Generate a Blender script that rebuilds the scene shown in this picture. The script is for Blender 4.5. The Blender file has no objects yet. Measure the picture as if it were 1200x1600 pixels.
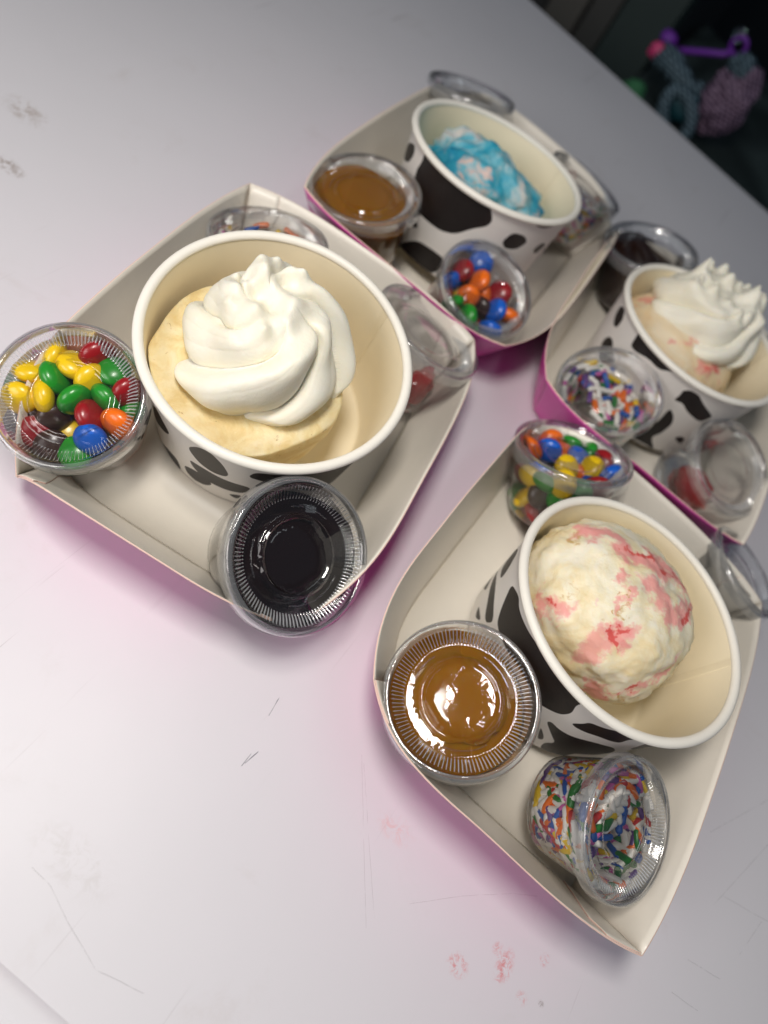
import bpy, bmesh, math, random
import numpy as np
from mathutils import Vector, Matrix, noise

# ------------------------------------------------------------------ camera, light, exposure
sc = bpy.context.scene
col = sc.collection
cd = bpy.data.cameras.new('camera'); cam = bpy.data.objects.new('camera', cd); col.objects.link(cam); sc.camera = cam
cam.matrix_world = Matrix(((0.7461129, -0.6658195, 0.0, 0.0),
                           (0.5462264, 0.6120977, -0.5718156, 0.0),
                           (0.3807260, 0.4266390, 0.8203822, 0.2795657),
                           (0, 0, 0, 1)))
cd.sensor_fit = 'HORIZONTAL'; cd.sensor_width = 36.0; cd.lens = 31.5
cd.clip_start = 0.01; cd.clip_end = 20
cd.dof.use_dof = True; cd.dof.focus_distance = 0.262; cd.dof.aperture_fstop = 7.0; cd.dof.aperture_blades = 0

w = bpy.data.worlds.new('World'); sc.world = w; w.use_nodes = True
w.node_tree.nodes['Background'].inputs[0].default_value = (0.62, 0.78, 1.0, 1)
w.node_tree.nodes['Background'].inputs[1].default_value = 0.085

def area(name, loc, target, sx, sy, power, color):
    l = bpy.data.lights.new(name, 'AREA'); l.shape = 'RECTANGLE'; l.size = sx; l.size_y = sy
    l.energy = power; l.color = color
    o = bpy.data.objects.new(name, l); col.objects.link(o)
    o.location = loc
    o.rotation_euler = (Vector(target) - Vector(loc)).to_track_quat('-Z', 'Y').to_euler()
    return o
area('lamp_key', (-0.12, 0.034, 0.56), (-0.06, 0.05, 0), 0.16, 0.10, 2.05, (1.0, 0.95, 0.89))
area('fill_front', (-0.34, -0.50, 0.42), (0.06, 0.08, 0.02), 0.5, 0.35, 2.75, (1.0, 0.95, 0.93))  # unseen fill, added to lighten the shadows at the tray fronts
area('lamp_ceiling', (0.45, 0.35, 1.7), (0.05, 0.3, 0), 1.1, 0.14, 1.3, (0.88, 0.95, 1.0))

sc.view_settings.view_transform = 'Standard'; sc.view_settings.look = 'None'
sc.view_settings.exposure = 0.14; sc.view_settings.gamma = 1.0; sc.view_settings.use_curve_mapping = False
sc.cycles.transparent_max_bounces = 40; sc.cycles.max_bounces = 8; sc.cycles.diffuse_bounces = 4
sc.cycles.glossy_bounces = 4; sc.cycles.caustics_reflective = False; sc.cycles.caustics_refractive = False
sc.cycles.sample_clamp_indirect = 6.0
try:
    sc.cycles.use_denoising = True
except Exception:
    pass

S = 0.001
rnd = random.Random(7)

DATA = {"bowls":{"A":[[-77.37,184.65,7.6],[0.0022,-0.1286,0.9917]],"B":[[111.73,195.37,5.39],[-0.0413,0.0726,0.9965]],"C":[[-84.86,392.08,7.17],[-0.0673,0.0991,0.9928]],"D":[[76.75,407.72,5.24],[-0.0631,0.0498,0.9968]]},"pots":{"A1":[[-118.47,122.08,9.71],[-0.0269,-0.3952,0.9182],0.954],"A2":[[-29.44,126.13,11.6],[0.4373,-0.1326,0.8895],1.011],"A3":[[-123.16,238.37,7.43],[-0.264,0.1042,0.9589],0.975],"A4":[[-46.92,255.25,8.62],[0.0702,0.3139,0.9469],1.025],"B1":[[66.87,260.58,11.72],[-0.3815,0.2592,0.8873],1.014],"B2":[[81.29,130.93,9.21],[-0.2713,-0.2249,0.9359],1.01],"B3":[[140.09,129.48,16.51],[0.3976,-0.0995,0.9122],0.906],"B4":[[163.22,289.46,7.75],[0.1872,0.2718,0.944],0.881],"C1":[[-118.92,322.97,6.8],[-0.2183,-0.0992,0.9708],1.038],"C2":[[-47.89,334.3,6.57],[0.1957,-0.1451,0.9699],0.979],"C3":[[-139.01,469.67,8.16],[-0.2363,0.1839,0.9541],1.033],"C4":[[-49.5,480,8.2],[0.04,0.25,0.967],1.0],"D1":[[28.99,476.03,8.85],[-0.3162,0.0005,0.9487],1.075],"D2":[[60.32,341.29,9.41],[-0.2887,-0.2304,0.9293],0.988],"D3":[[128.87,362.49,6.7],[0.1856,-0.1644,0.9688],0.986],"D4":[[142.1,486.05,7.69],[0.2,0.1,0.97],1.0]},"spots":{"A":[[[-111.9,42.4],[-99.8,34.4],[-103.8,27.3],[-123.4,13.2]],[[-123.3,-10.3],[-107.3,6.7],[-97.5,10.9],[-94.8,2.7],[-98.1,-5.2],[-108.0,-11.8],[-123.4,-27.2]],[[-88.8,39.8],[-82.6,50.1],[-76.6,51.9],[-71.2,45.6],[-67.7,36.5],[-69.2,32.1],[-75.3,30.0],[-82.7,32.0]],[[-88.2,26.7],[-79.6,28.7],[-68.9,27.9],[-56.2,28.5],[-58.6,17.7],[-67.0,14.7],[-78.3,14.8],[-86.1,20.6]],[[-92.2,12.4],[-85.0,18.2],[-77.7,17.7],[-74.7,12.6],[-78.9,6.3],[-85.3,3.5],[-90.4,5.4]],[[-93.0,-14.0],[-82.9,-7.1],[-77.4,-13.1],[-83.0,-14.5]],[[-66.6,10.0],[-59.1,14.1],[-61.2,5.9]],[[-59.9,41.7],[-57.3,49.7],[-46.9,50.8],[-36.1,51.3],[-19.7,47.2],[-2.0,32.9],[-2.1,6.2],[-16.2,9.4],[-40.7,34.1],[-53.2,39.7]],[[-93.9,53.1],[-88.1,57.1],[-83.2,54.7],[-88.4,51.6]]],"B":[[[-154.0,47.3],[-145.1,53.0],[-139.7,51.1],[-128.1,53.2],[-117.8,56.7],[-108.1,57.9],[-92.4,60.0],[-93.9,52.5],[-90.6,44.8],[-91.8,38.0],[-99.7,32.2],[-104.5,35.5],[-123.0,33.7],[-141.2,30.0],[-145.7,34.5],[-149.7,40.3]],[[174.2,35.0],[-174.2,47.0],[-166.5,41.0],[-164.5,32.6],[-178.3,28.4]],[[174.2,17.7],[-163.1,29.7],[-143.4,28.0],[-147.8,18.4],[-159.7,21.7],[-174.8,19.9]],[[174.2,7.7],[174.1,13.1],[-169.0,15.6],[-177.8,5.7]],[[-163.3,10.2],[-150.1,15.0],[-156.6,6.9]],[[-90.8,26.4],[-89.6,28.9],[-84.2,27.7],[-77.7,28.7],[-69.3,34.0],[-59.6,34.8],[-51.1,25.9],[-44.4,12.7],[-60.4,10.9],[-60.1,3.0],[-55.2,-16.2],[-75.0,0.0],[-78.3,8.0],[-75.8,13.8],[-84.1,20.7]],[[-85.9,38.7],[-83.9,43.8],[-83.5,48.4],[-78.8,50.6],[-73.3,54.8],[-67.7,56.2],[-64.7,52.8],[-65.8,50.4],[-64.2,43.2],[-67.8,41.9],[-73.4,41.5],[-78.7,38.8],[-83.3,37.7]],[[-86.9,58.9],[-85.1,59.4],[-79.8,58.9],[-81.7,57.4],[-85.0,56.9]],[[-52.0,35.9],[-55.8,45.9],[-58.7,56.1],[-44.4,48.7],[-44.8,54.6],[-45.2,47.0],[-44.7,37.2],[-44.5,30.3]],[[-89.4,20.0],[-82.8,13.9],[-80.4,9.8],[-82.3,7.5]],[[-71.8,-11.1],[-67.9,-11.9],[-55.6,-23.1],[-65.5,-18.2]]],"C":[[[-120.6,57.5],[-103.0,59.8],[-86.3,61.3],[-69.3,58.2],[-62.7,49.9],[-63.8,45.2],[-70.6,40.2],[-78.2,31.6],[-87.5,27.9],[-99.2,27.2],[-110.9,26.9],[-120.1,33.8],[-122.8,44.9],[-120.5,49.9]],[[-147.4,47.2],[-133.9,52.8],[-131.1,48.4],[-135.3,40.8],[-148.9,36.0],[-156.5,39.3]],[[-113.6,1.1],[-99.6,13.0],[-86.9,14.5],[-77.1,13.8],[-75.2,5.7],[-82.5,-2.5],[-96.0,-3.2],[-108.9,-3.3]],[[-50.2,40.1],[-47.1,47.8],[-38.3,47.5],[-32.4,42.9],[-37.0,36.9],[-45.6,36.1]],[[-21.8,37.4],[-18.0,42.6],[-8.8,39.8],[-11.2,34.2],[-16.2,33.1]],[[-38.0,57.0],[-25.9,57.7],[-17.5,55.9],[-27.3,53.9],[-35.0,54.7]],[[-112.8,19.4],[-106.4,22.1],[-103.1,19.0],[-109.0,16.1]]],"D":[[[-126.1,57.4],[-125.7,52.6],[-124.7,46.6],[-119.1,47.1],[-110.1,51.1],[-100.6,51.1],[-95.6,55.1],[-89.1,58.7],[-89.0,61.7],[-100.9,61.0],[-110.7,59.9],[-121.9,60.2],[-127.9,60.7],[-134.9,58.9],[-133.4,57.3]],[[-156.4,50.4],[-148.1,53.9],[-143.3,49.6],[-143.6,42.6],[-149.4,40.7],[-155.5,44.6]],[[-148.4,29.3],[-144.3,35.6],[-138.4,36.8],[-132.7,32.9],[-124.6,31.6],[-136.0,20.0],[-144.2,21.9]],[[-81.8,50.4],[-78.4,53.4],[-72.3,53.2],[-66.4,49.5],[-52.2,42.7],[-51.6,40.7],[-54.2,34.7],[-68.6,39.0],[-75.2,43.0],[-80.9,41.4],[-80.6,46.9]],[[-78.3,35.7],[-71.8,31.8],[-67.4,25.4],[-66.8,15.2],[-69.5,8.7],[-57.5,-0.9],[-68.3,1.4],[-79.2,1.0],[-79.0,8.9],[-75.7,21.5]],[[-78.7,61.2],[-73.7,61.6],[-66.7,60.4],[-68.7,57.8],[-73.9,58.4]],[[-60.2,59.8],[-50.0,59.4],[-33.0,56.8],[-37.3,53.6],[-50.4,55.2]],[[-56.6,16.0],[-51.5,18.6],[-46.6,15.8],[-47.0,10.8]]]},"cand":{"A1":[["Y",-20.2,8.4,32.0],["Y",-21.8,-2.0,32.0],["G",-16.4,4.0,32.0],["Y",-11.6,11.0,32.0],["Y",-3.8,11.4,32.0],["R",-8.6,19.7,32.0],["G",1.6,19.5,32.0],["R",-13.4,4.0,24.0],["Y",-11.2,-7.8,32.0],["Y",-16.4,-14.5,32.0],["G",-0.6,0.9,32.0],["R",9.1,0.4,32.0],["G",8.5,9.9,32.0],["R",12.6,16.6,32.0],["O",19.4,5.1,32.0],["B",15.8,-7.0,32.0],["N",-6.0,-13.6,24.0],["N",-9.8,-17.9,24.0],["G",9.3,-17.1,24.0],["R",-2.2,-20.3,24.0],["N",1.2,-20.4,24.0],["G",-19.6,-5.8,24.0],["G",16.6,11.7,24.0]],"B1":[["O",-21.4,4.8,32.0],["O",-13.6,17.1,32.0],["B",-14.2,6.5,32.0],["O",-4.9,11.2,32.0],["B",5.3,17.8,32.0],["G",6.5,20.9,32.0],["G",-2.5,21.7,32.0],["Y",0.4,-5.8,32.0],["Y",9.2,5.9,32.0],["R",14.2,16.7,32.0],["B",20.5,5.1,32.0],["N",-16.4,12.2,24.0],["Y",-11.1,-16.8,22.2],["Y",0.2,-21.4,29.1],["G",-17.0,-3.2,7.2],["Y",-10.5,-14.5,10.4],["G",-4.1,-20.0,24.0],["R",-4.6,-17.2,9.5],["G",-0.2,-19.8,20.7],["G",7.9,-19.7,28.2],["R",-18.7,-3.5,16.4],["R",18.1,-11.5,29.5]],"C2":[["B",-13.3,17.4,32.0],["R",-17.5,1.4,32.0],["B",-17.2,-4.9,24.0],["O",-5.4,6.0,32.0],["O",-4.3,-7.6,32.0],["O",3.1,6.9,24.0],["R",6.9,11.7,32.0],["G",-8.0,-20.1,32.0],["G",3.6,-18.8,32.0],["B",12.9,1.5,32.0],["O",19.7,6.0,32.0],["B",18.8,-11.1,32.0],["N",6.8,-0.4,24.0],["R",-14.9,-12.2,17.9]]}}

# ------------------------------------------------------------------ helpers
def mesh_obj(name, verts, faces, mat, parent=None, smooth=True, edges=()):
    me = bpy.data.meshes.new(name)
    me.from_pydata([tuple(v) for v in (np.asarray(verts, float) * S)], list(edges), [tuple(int(i) for i in f) for f in faces])
    if smooth:
        me.polygons.foreach_set('use_smooth', [True] * len(me.polygons))
    if mat is not None:
        for m in (mat if isinstance(mat, (list, tuple)) else [mat]):
            me.materials.append(m)
    me.update()
    return link(name, me, parent)

def link(name, me, parent=None):
    o = bpy.data.objects.new(name, me); col.objects.link(o)
    if parent is not None:
        o.parent = parent
    return o

def tag(o, label, cat, group=None):
    o['label'] = label; o['category'] = cat
    if group:
        o['group'] = group
    return o

def thing(name, label, cat, mat4, group=None):
    o = bpy.data.objects.new(name, None); col.objects.link(o)
    o.empty_display_size = 0.01
    o.matrix_world = mat4
    return tag(o, label, cat, group)

def frame(origin, n, spin=0.0, s=1.0):
    n = Vector(n).normalized(); x = Vector((1, 0, 0)); x = (x - n * n.x).normalized(); y = n.cross(x)
    m = Matrix((x, y, n)).transposed().to_4x4()
    m.translation = Vector(origin) * S
    return m @ Matrix.Rotation(spin, 4, 'Z') @ Matrix.Scale(s, 4)

def grid_faces(nu, nv, wrap_u):
    f = []
    for j in range(nv - 1):
        for i in range(nu if wrap_u else nu - 1):
            i2 = (i + 1) % nu
            f.append((j * nu + i, j * nu + i2, (j + 1) * nu + i2, (j + 1) * nu + i))
    return f

def lathe(profile, n, rib=None):
    """profile of (r, z); a point with r=0 becomes a pole"""
    V = []; F = []; rings = []
    for k, (r, z) in enumerate(profile):
        if r <= 1e-6:
            rings.append([len(V)]); V.append((0, 0, z)); continue
        ids = []
        for i in range(n):
            a = 2 * math.pi * i / n
            dz = rib(k, i, a) if rib else 0.0
            ids.append(len(V)); V.append((r * math.cos(a), r * math.sin(a), z + dz))
        rings.append(ids)
    for A, B in zip(rings[:-1], rings[1:]):
        if len(A) == 1 and len(B) == 1:
            continue
        for i in range(n):
            j = (i + 1) % n
            if len(A) == 1: F.append((A[0], B[j], B[i]))
            elif len(B) == 1: F.append((A[i], A[j], B[0]))
            else: F.append((A[i], A[j], B[j], B[i]))
    return V, F

def tube(pts, r, n=10, closed=False):
    pts = [Vector(p) for p in pts]; V = []; F = []
    up = Vector((0.13, 0.21, 0.97)).normalized(); m = len(pts)
    for k, p in enumerate(pts):
        t = (pts[(k + 1) % m] - pts[k - 1]) if closed else (pts[min(k + 1, m - 1)] - pts[max(k - 1, 0)])
        t.normalize(); a = t.cross(up).normalized(); b = t.cross(a)
        rr = r(k / (m - 1)) if callable(r) else r
        for i in range(n):
            q = 2 * math.pi * i / n
            V.append(p + (a * math.cos(q) + b * math.sin(q)) * rr)
    for k in range(m if closed else m - 1):
        k2 = (k + 1) % m
        for i in range(n):
            j = (i + 1) % n
            F.append((k * n + i, k * n + j, k2 * n + j, k2 * n + i))
    if not closed:
        F.append(tuple(range(n))[::-1]); F.append(tuple((m - 1) * n + i for i in range(n)))
    return V, F

# ------------------------------------------------------------------ materials
def new_mat(name):
    m = bpy.data.materials.new(name); m.use_nodes = True
    nt = m.node_tree; return m, nt, nt.nodes, nt.links, nt.nodes['Principled BSDF']

def N(nt, t, **kw):
    n = nt.nodes.new(t)
    for k, v in kw.items():
        if k == 'inp':
            for a, b in v.items(): n.inputs[a].default_value = b
        else: setattr(n, k, v)
    return n

def ramp(nt, fac, stops, interp='LINEAR'):
    r = N(nt, 'ShaderNodeValToRGB'); r.color_ramp.interpolation = interp
    while len(r.color_ramp.elements) > 1: r.color_ramp.elements.remove(r.color_ramp.elements[-1])
    r.color_ramp.elements[0].position = stops[0][0]; r.color_ramp.elements[0].color = (*stops[0][1], 1)
    for p, c in stops[1:]:
        e = r.color_ramp.elements.new(p); e.color = (*c, 1)
    nt.links.new(fac, r.inputs[0]); return r.outputs[0]

def noise_tex(nt, scale, detail=3, rough=.5, dist=0.0, vec=None):
    t = N(nt, 'ShaderNodeTexNoise', inp={'Scale': scale, 'Detail': detail, 'Roughness': rough, 'Distortion': dist})
    if vec is not None: nt.links.new(vec, t.inputs['Vector'])
    return t.outputs['Fac']

def ocoord(nt):
    return N(nt, 'ShaderNodeTexCoord').outputs['Object']

def bump(nt, h, strength, dist, bs, normal=None):
    b = N(nt, 'ShaderNodeBump', inp={'Strength': strength, 'Distance': dist}); nt.links.new(h, b.inputs['Height'])
    if normal: nt.links.new(normal, b.inputs['Normal'])
    nt.links.new(b.outputs[0], bs.inputs['Normal']); return b.outputs[0]

def plain(name, c, rough=.5, spec=.5, coat=0, sss=0, sssr=(1, .6, .4), ssss=.002, bmp=None):
    m, nt, ns, ln, b = new_mat(name)
    b.inputs['Base Color'].default_value = (*c, 1); b.inputs['Roughness'].default_value = rough
    b.inputs['Specular IOR Level'].default_value = spec; b.inputs['Coat Weight'].default_value = coat
    b.inputs['Coat Roughness'].default_value = .08
    if sss:
        b.inputs['Subsurface Weight'].default_value = sss; b.inputs['Subsurface Radius'].default_value = sssr
        b.inputs['Subsurface Scale'].default_value = ssss
    if bmp:
        bump(nt, noise_tex(nt, bmp[0], 3, .6, 0, ocoord(nt)), bmp[1], bmp[2], b)
    return m

def mixc(nt, fac, a, b):
    x = N(nt, 'ShaderNodeMix', data_type='RGBA')
    for v, k in ((a, 6), (b, 7)):
        if isinstance(v, tuple): x.inputs[k].default_value = (*v, 1)
        else: nt.links.new(v, x.inputs[k])
    if isinstance(fac, float): x.inputs[0].default_value = fac
    else: nt.links.new(fac, x.inputs[0])
    return x.outputs[2]

def math_(nt, op, a, b=None, c=None, clamp=False):
    x = N(nt, 'ShaderNodeMath', operation=op); x.use_clamp = clamp
    for i, v in enumerate((a, b, c)):
        if v is None: continue
        if isinstance(v, (int, float)): x.inputs[i].default_value = v
        else: nt.links.new(v, x.inputs[i])
    return x.outputs[0]

def smooth01(nt, v, lo, hi):
    x = N(nt, 'ShaderNodeMapRange', interpolation_type='SMOOTHSTEP', inp={1: lo, 2: hi, 3: 0.0, 4: 1.0})
    nt.links.new(v, x.inputs[0]); return x.outputs[0]

# paper of the bowls, cow print from a distance field stored on the wall
def paper_mat(name, c, print_=False, rough=.42):
    m, nt, ns, ln, b = new_mat(name)
    oc = ocoord(nt)
    tone = noise_tex(nt, 60, 3, .6, 0, oc)
    base = mixc(nt, tone, tuple(x * .95 for x in c), tuple(min(1, x * 1.03) for x in c))
    if print_:
        at = N(nt, 'ShaderNodeAttribute', attribute_name='spot')
        f = smooth01(nt, at.outputs['Fac'], -.18, .18)
        ink = mixc(nt, noise_tex(nt, 900, 2, .5, 0, oc), (.011, .008, .008), (.024, .019, .018))
        base = mixc(nt, f, base, ink)
    ln.new(base, b.inputs['Base Color'])
    b.inputs['Roughness'].default_value = rough; b.inputs['Specular IOR Level'].default_value = .35
    bump(nt, noise_tex(nt, 700, 2, .5, 0, oc), .06, .0004, b)
    return m
M_COW = paper_mat('bowl_printed_paper', (.80, .76, .71), True)
M_BOWLIN = paper_mat('bowl_lining', (.88, .785, .58))
M_RIM = paper_mat('bowl_rim_paper', (.90, .86, .77))
M_TRAY = paper_mat('tray_white_board', (.89, .83, .725), rough=.33)
M_TRAY_EDGE = plain('tray_cut_edge', (.78, .55, .45), .8)
M_PINK = plain('tray_magenta_print', (.74, .085, .42), .40, .5, .15)

def plastic(name, tint=(.992, .994, .996), rough=.05, haze=.006, ior=1.45, boost=1.5):
    m, nt, ns, ln, b = new_mat(name); ns.remove(b)
    out = ns['Material Output']
    lw = N(nt, 'ShaderNodeLayerWeight', inp={'Blend': .5})
    face = lw.outputs['Facing']
    edge = math_(nt, 'POWER', face, 5.0)
    tc = mixc(nt, edge, tint, (.72, .74, .76))
    tr = N(nt, 'ShaderNodeBsdfTransparent'); ln.new(tc, tr.inputs[0])
    gl = N(nt, 'ShaderNodeBsdfGlossy', inp={'Roughness': rough}); gl.inputs[0].default_value = (1, 1, 1, 1)
    df = N(nt, 'ShaderNodeBsdfDiffuse'); df.inputs[0].default_value = (.8, .82, .84, 1)
    fr = N(nt, 'ShaderNodeFresnel', inp={'IOR': ior})
    fac = math_(nt, 'MINIMUM', math_(nt, 'MULTIPLY', fr.outputs[0], boost), .75)
    m1 = N(nt, 'ShaderNodeMixShader'); m1.inputs[0].default_value = haze
    ln.new(tr.outputs[0], m1.inputs[1]); ln.new(df.outputs[0], m1.inputs[2])
    m2 = N(nt, 'ShaderNodeMixShader'); ln.new(fac, m2.inputs[0]); ln.new(m1.outputs[0], m2.inputs[1]); ln.new(gl.outputs[0], m2.inputs[2])
    bp = N(nt, 'ShaderNodeBump', inp={'Strength': .25, 'Distance': .0006})
    ln.new(noise_tex(nt, 160, 2, .5, .3, ocoord(nt)), bp.inputs['Height'])
    ln.new(bp.outputs[0], gl.inputs['Normal']); ln.new(bp.outputs[0], fr.inputs['Normal'])
    ln.new(m2.outputs[0], out.inputs[0])
    return m
M_LID = plastic('clear_lid_plastic', haze=.004, boost=1.6)
M_RIBGLINT = plastic('painted_rib_glint_plastic', tint=(.90, .91, .92), haze=.38, rough=.10, boost=4.0)  # milky rib crests: glints painted into the otherwise clear plastic
M_LIDRIM = plastic('clear_lid_rim_plastic', tint=(.93, .94, .95), haze=.12, rough=.10, boost=2.2)
M_POT = plastic('clear_cup_plastic', haze=.012, rough=.07)

def liquid(name, c, sss=0., rough=.04):
    m = plain(name, c, rough, .5, 0, sss, (1, .45, .12), .003)
    return m
M_SYRUP = liquid('dark_syrup', (.010, .003, .003))
M_CARAMEL = plain('caramel', (.35, .14, .003), .05, .38, 0, 1.0, (1, .36, .04), .009)
M_CHOC = liquid('chocolate_sauce', (.035, .010, .004))
M_RED = liquid('red_syrup', (.42, .008, .015), .15)

CAND = {'Y': ('yellow', (.86, .56, .006)), 'G': ('green', (.018, .27, .022)), 'R': ('red', (.30, .008, .012)),
        'O': ('orange', (.88, .16, .006)), 'B': ('blue', (.008, .115, .58)), 'N': ('brown', (.040, .016, .010))}
M_CAND = {}
for k, (nm, c) in CAND.items():
    m, nt, ns, ln, b = new_mat('candy_shell_' + nm)
    oc = ocoord(nt)
    ln.new(mixc(nt, noise_tex(nt, 220, 3, .6, 0, oc), tuple(x * .8 for x in c), tuple(min(1, x * 1.12) for x in c)), b.inputs['Base Color'])
    b.inputs['Roughness'].default_value = .32; b.inputs['Coat Weight'].default_value = .25; b.inputs['Coat Roughness'].default_value = .15
    bump(nt, noise_tex(nt, 500, 2, .5, 0, oc), .08, .0004, b)
    M_CAND[k] = m
SPR = {'white': (.90, .86, .79), 'orange': (.86, .17, .012), 'yellow': (.84, .56, .02), 'green': (.02, .19, .03),
       'blue': (.015, .10, .42), 'pink': (.62, .13, .40), 'red': (.55, .035, .03), 'purple': (.14, .06, .24)}
M_SPR = {k: plain('sprinkle_' + k, c, .38, .5, .1) for k, c in SPR.items()}

def ice_mat(name, stops, scale, veins=None, vscale=30, sss=.35, bmp=(260, .5, .0012), rot=0.0, ribbons=()):
    m, nt, ns, ln, b = new_mat(name)
    mp = N(nt, 'ShaderNodeMapping'); mp.inputs['Rotation'].default_value = (0, 0, rot); ln.new(ocoord(nt), mp.inputs[0]); oc = mp.outputs[0]
    c = ramp(nt, noise_tex(nt, scale, 5, .62, .8, oc), stops)
    if veins:
        wob = N(nt, 'ShaderNodeVectorMath', operation='ADD')
        nz = N(nt, 'ShaderNodeTexNoise', inp={'Scale': vscale * 1.4, 'Detail': 3.0}); ln.new(oc, nz.inputs['Vector'])
        sca = N(nt, 'ShaderNodeVectorMath', operation='SCALE', inp={'Scale': .045}); ln.new(nz.outputs['Color'], sca.inputs[0])
        ln.new(oc, wob.inputs[0]); ln.new(sca.outputs[0], wob.inputs[1])
        for (lo, hi, colr, sc2) in veins:
            f = smooth01(nt, noise_tex(nt, sc2, 4, .6, .6, wob.outputs[0]), lo, hi)
            c = mixc(nt, f, c, colr)
    if ribbons:
        # ribbons of fruit run through the scoop: distance to their course in its own space, frayed by noise
        o2 = ocoord(nt)
        nz = N(nt, 'ShaderNodeTexNoise', inp={'Scale': 75.0, 'Detail': 4.0, 'Roughness': .65}); ln.new(o2, nz.inputs['Vector'])
        sb = N(nt, 'ShaderNodeVectorMath', operation='SUBTRACT'); ln.new(nz.outputs['Color'], sb.inputs[0]); sb.inputs[1].default_value = (.5, .5, .5)
        sl = N(nt, 'ShaderNodeVectorMath', operation='SCALE', inp={'Scale': .030}); ln.new(sb.outputs[0], sl.inputs[0])
        wp = N(nt, 'ShaderNodeVectorMath', operation='ADD'); ln.new(o2, wp.inputs[0]); ln.new(sl.outputs[0], wp.inputs[1])
        for path, wd, colr, k in ribbons:
            f = None
            P_ = [Vector(q) * S for q in path]
            for p0, p1 in (zip(P_[:-1], P_[1:]) if len(P_) > 1 else ((P_[0], P_[0] + Vector((1e-4, 0, 0))),)):
                ba = p1 - p0
                pa = N(nt, 'ShaderNodeVectorMath', operation='SUBTRACT'); ln.new(wp.outputs[0], pa.inputs[0]); pa.inputs[1].default_value = p0
                dt = N(nt, 'ShaderNodeVectorMath', operation='DOT_PRODUCT'); ln.new(pa.outputs[0], dt.inputs[0]); dt.inputs[1].default_value = ba
                t_ = math_(nt, 'DIVIDE', dt.outputs['Value'], ba.dot(ba), clamp=True)
                bs_ = N(nt, 'ShaderNodeVectorMath', operation='SCALE'); bs_.inputs[0].default_value = ba; ln.new(t_, bs_.inputs['Scale'])
                df = N(nt, 'ShaderNodeVectorMath', operation='DISTANCE'); ln.new(pa.outputs[0], df.inputs[0]); ln.new(bs_.outputs[0], df.inputs[1])
                g = math_(nt, 'SUBTRACT', 1.0, smooth01(nt, df.outputs['Value'], wd * S * .45, wd * S * 1.25))
                f = g if f is None else math_(nt, 'MAXIMUM', f, g)
            c = mixc(nt, math_(nt, 'MULTIPLY', f, k), c, colr)
    ln.new(c, b.inputs['Base Color'])
    b.inputs['Roughness'].default_value = .42; b.inputs['Specular IOR Level'].default_value = .4
    b.inputs['Subsurface Weight'].default_value = sss; b.inputs['Subsurface Radius'].default_value = (1, .75, .5); b.inputs['Subsurface Scale'].default_value = .003
    bump(nt, noise_tex(nt, bmp[0], 6, .68, .2, oc), bmp[1], bmp[2], b)
    return m
M_CREAM = ice_mat('whipped_cream', [(.3, (.89, .84, .68)), (.7, (.91, .88, .77))], 40, sss=.25, bmp=(420, .34, .0008))
M_VAN = ice_mat('vanilla_ice_cream', [(.36, (.76, .58, .27)), (.5, (.84, .69, .38)), (.62, (.88, .76, .49))], 75, [(.66, .74, (.45, .28, .10), 330.)], 30, sss=.35, bmp=(340, .5, .0012))
PKC, RDC = (.88, .37, .34), (.70, .07, .06)
M_STRAW = ice_mat('strawberry_cheesecake_ice_cream', [(.36, (.84, .70, .42)), (.48, (.88, .79, .56)), (.60, (.90, .84, .68))], 60,
                  [(.60, .70, (.87, .60, .55), 40.), (.62, .72, (.62, .42, .16), 64.)], 44, bmp=(190, .45, .0012),
                  ribbons=[([(-30, 8.7, 55.1), (-20.8, 8.9, 60.8), (-11.4, 6.6, 64.3), (-.1, 10.8, 64.9), (13, 20.5, 59.9), (28.1, 18.2, 57.2)], 6.8, PKC, .95),
                           ([(3.6, -2.5, 65.8), (14.7, -7.3, 63.4)], 5.7, PKC, .9), ([(-9.8, -8.3, 64.4), (-5.3, -10.7, 64.6), (-6.6, -22.3, 60.5), (8, -30, 55.2)], 3.9, PKC, .85),
                           ([(-26.8, -29.5, 43.3), (-19.8, -31.8, 47.9)], 5.5, PKC, .9), ([(-4, -39.4, 43.9), (5.5, -25.9, 58.6)], 5.5, PKC, .8), ([(13.3, -39.6, 29.4), (30.5, -20.5, 49)], 5.2, PKC, .9),
                           ([(22, 10.7, 59.8), (21.3, -4.2, 61.3)], 4.4, PKC, .9),
                           ([(-14, 8, 63.5), (3.5, 16.7, 63.2), (20, 19, 58.5)], 2.2, RDC, .9), ([(24, 8, 58.8), (22, -2, 61)], 1.8, RDC, .85), ([(5.4, -31.1, 54.7), (1, -27, 57)], 2.5, RDC, .85), ([(-22.8, -31.4, 45.6), (-26, -28, 45)], 2.6, RDC, .9), ([(17, -36, 36), (24, -30, 42)], 2.1, RDC, .8),
                           ([(-7, -12, 64.5), (-9, -17, 63)], 1.4, (.55, .36, .10), .8), ([(7, -26, 57.5), (14, -20, 60)], 1.5, (.55, .36, .10), .7)])
M_BLUE = ice_mat('blue_ice_cream', [(.34, (.012, .24, .40)), (.43, (.04, .39, .53)), (.50, (.17, .51, .61)), (.56, (.52, .66, .68)), (.62, (.78, .69, .63))], 30,
                 [(.56, .66, (.74, .56, .50), 36.)], 30)
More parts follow.
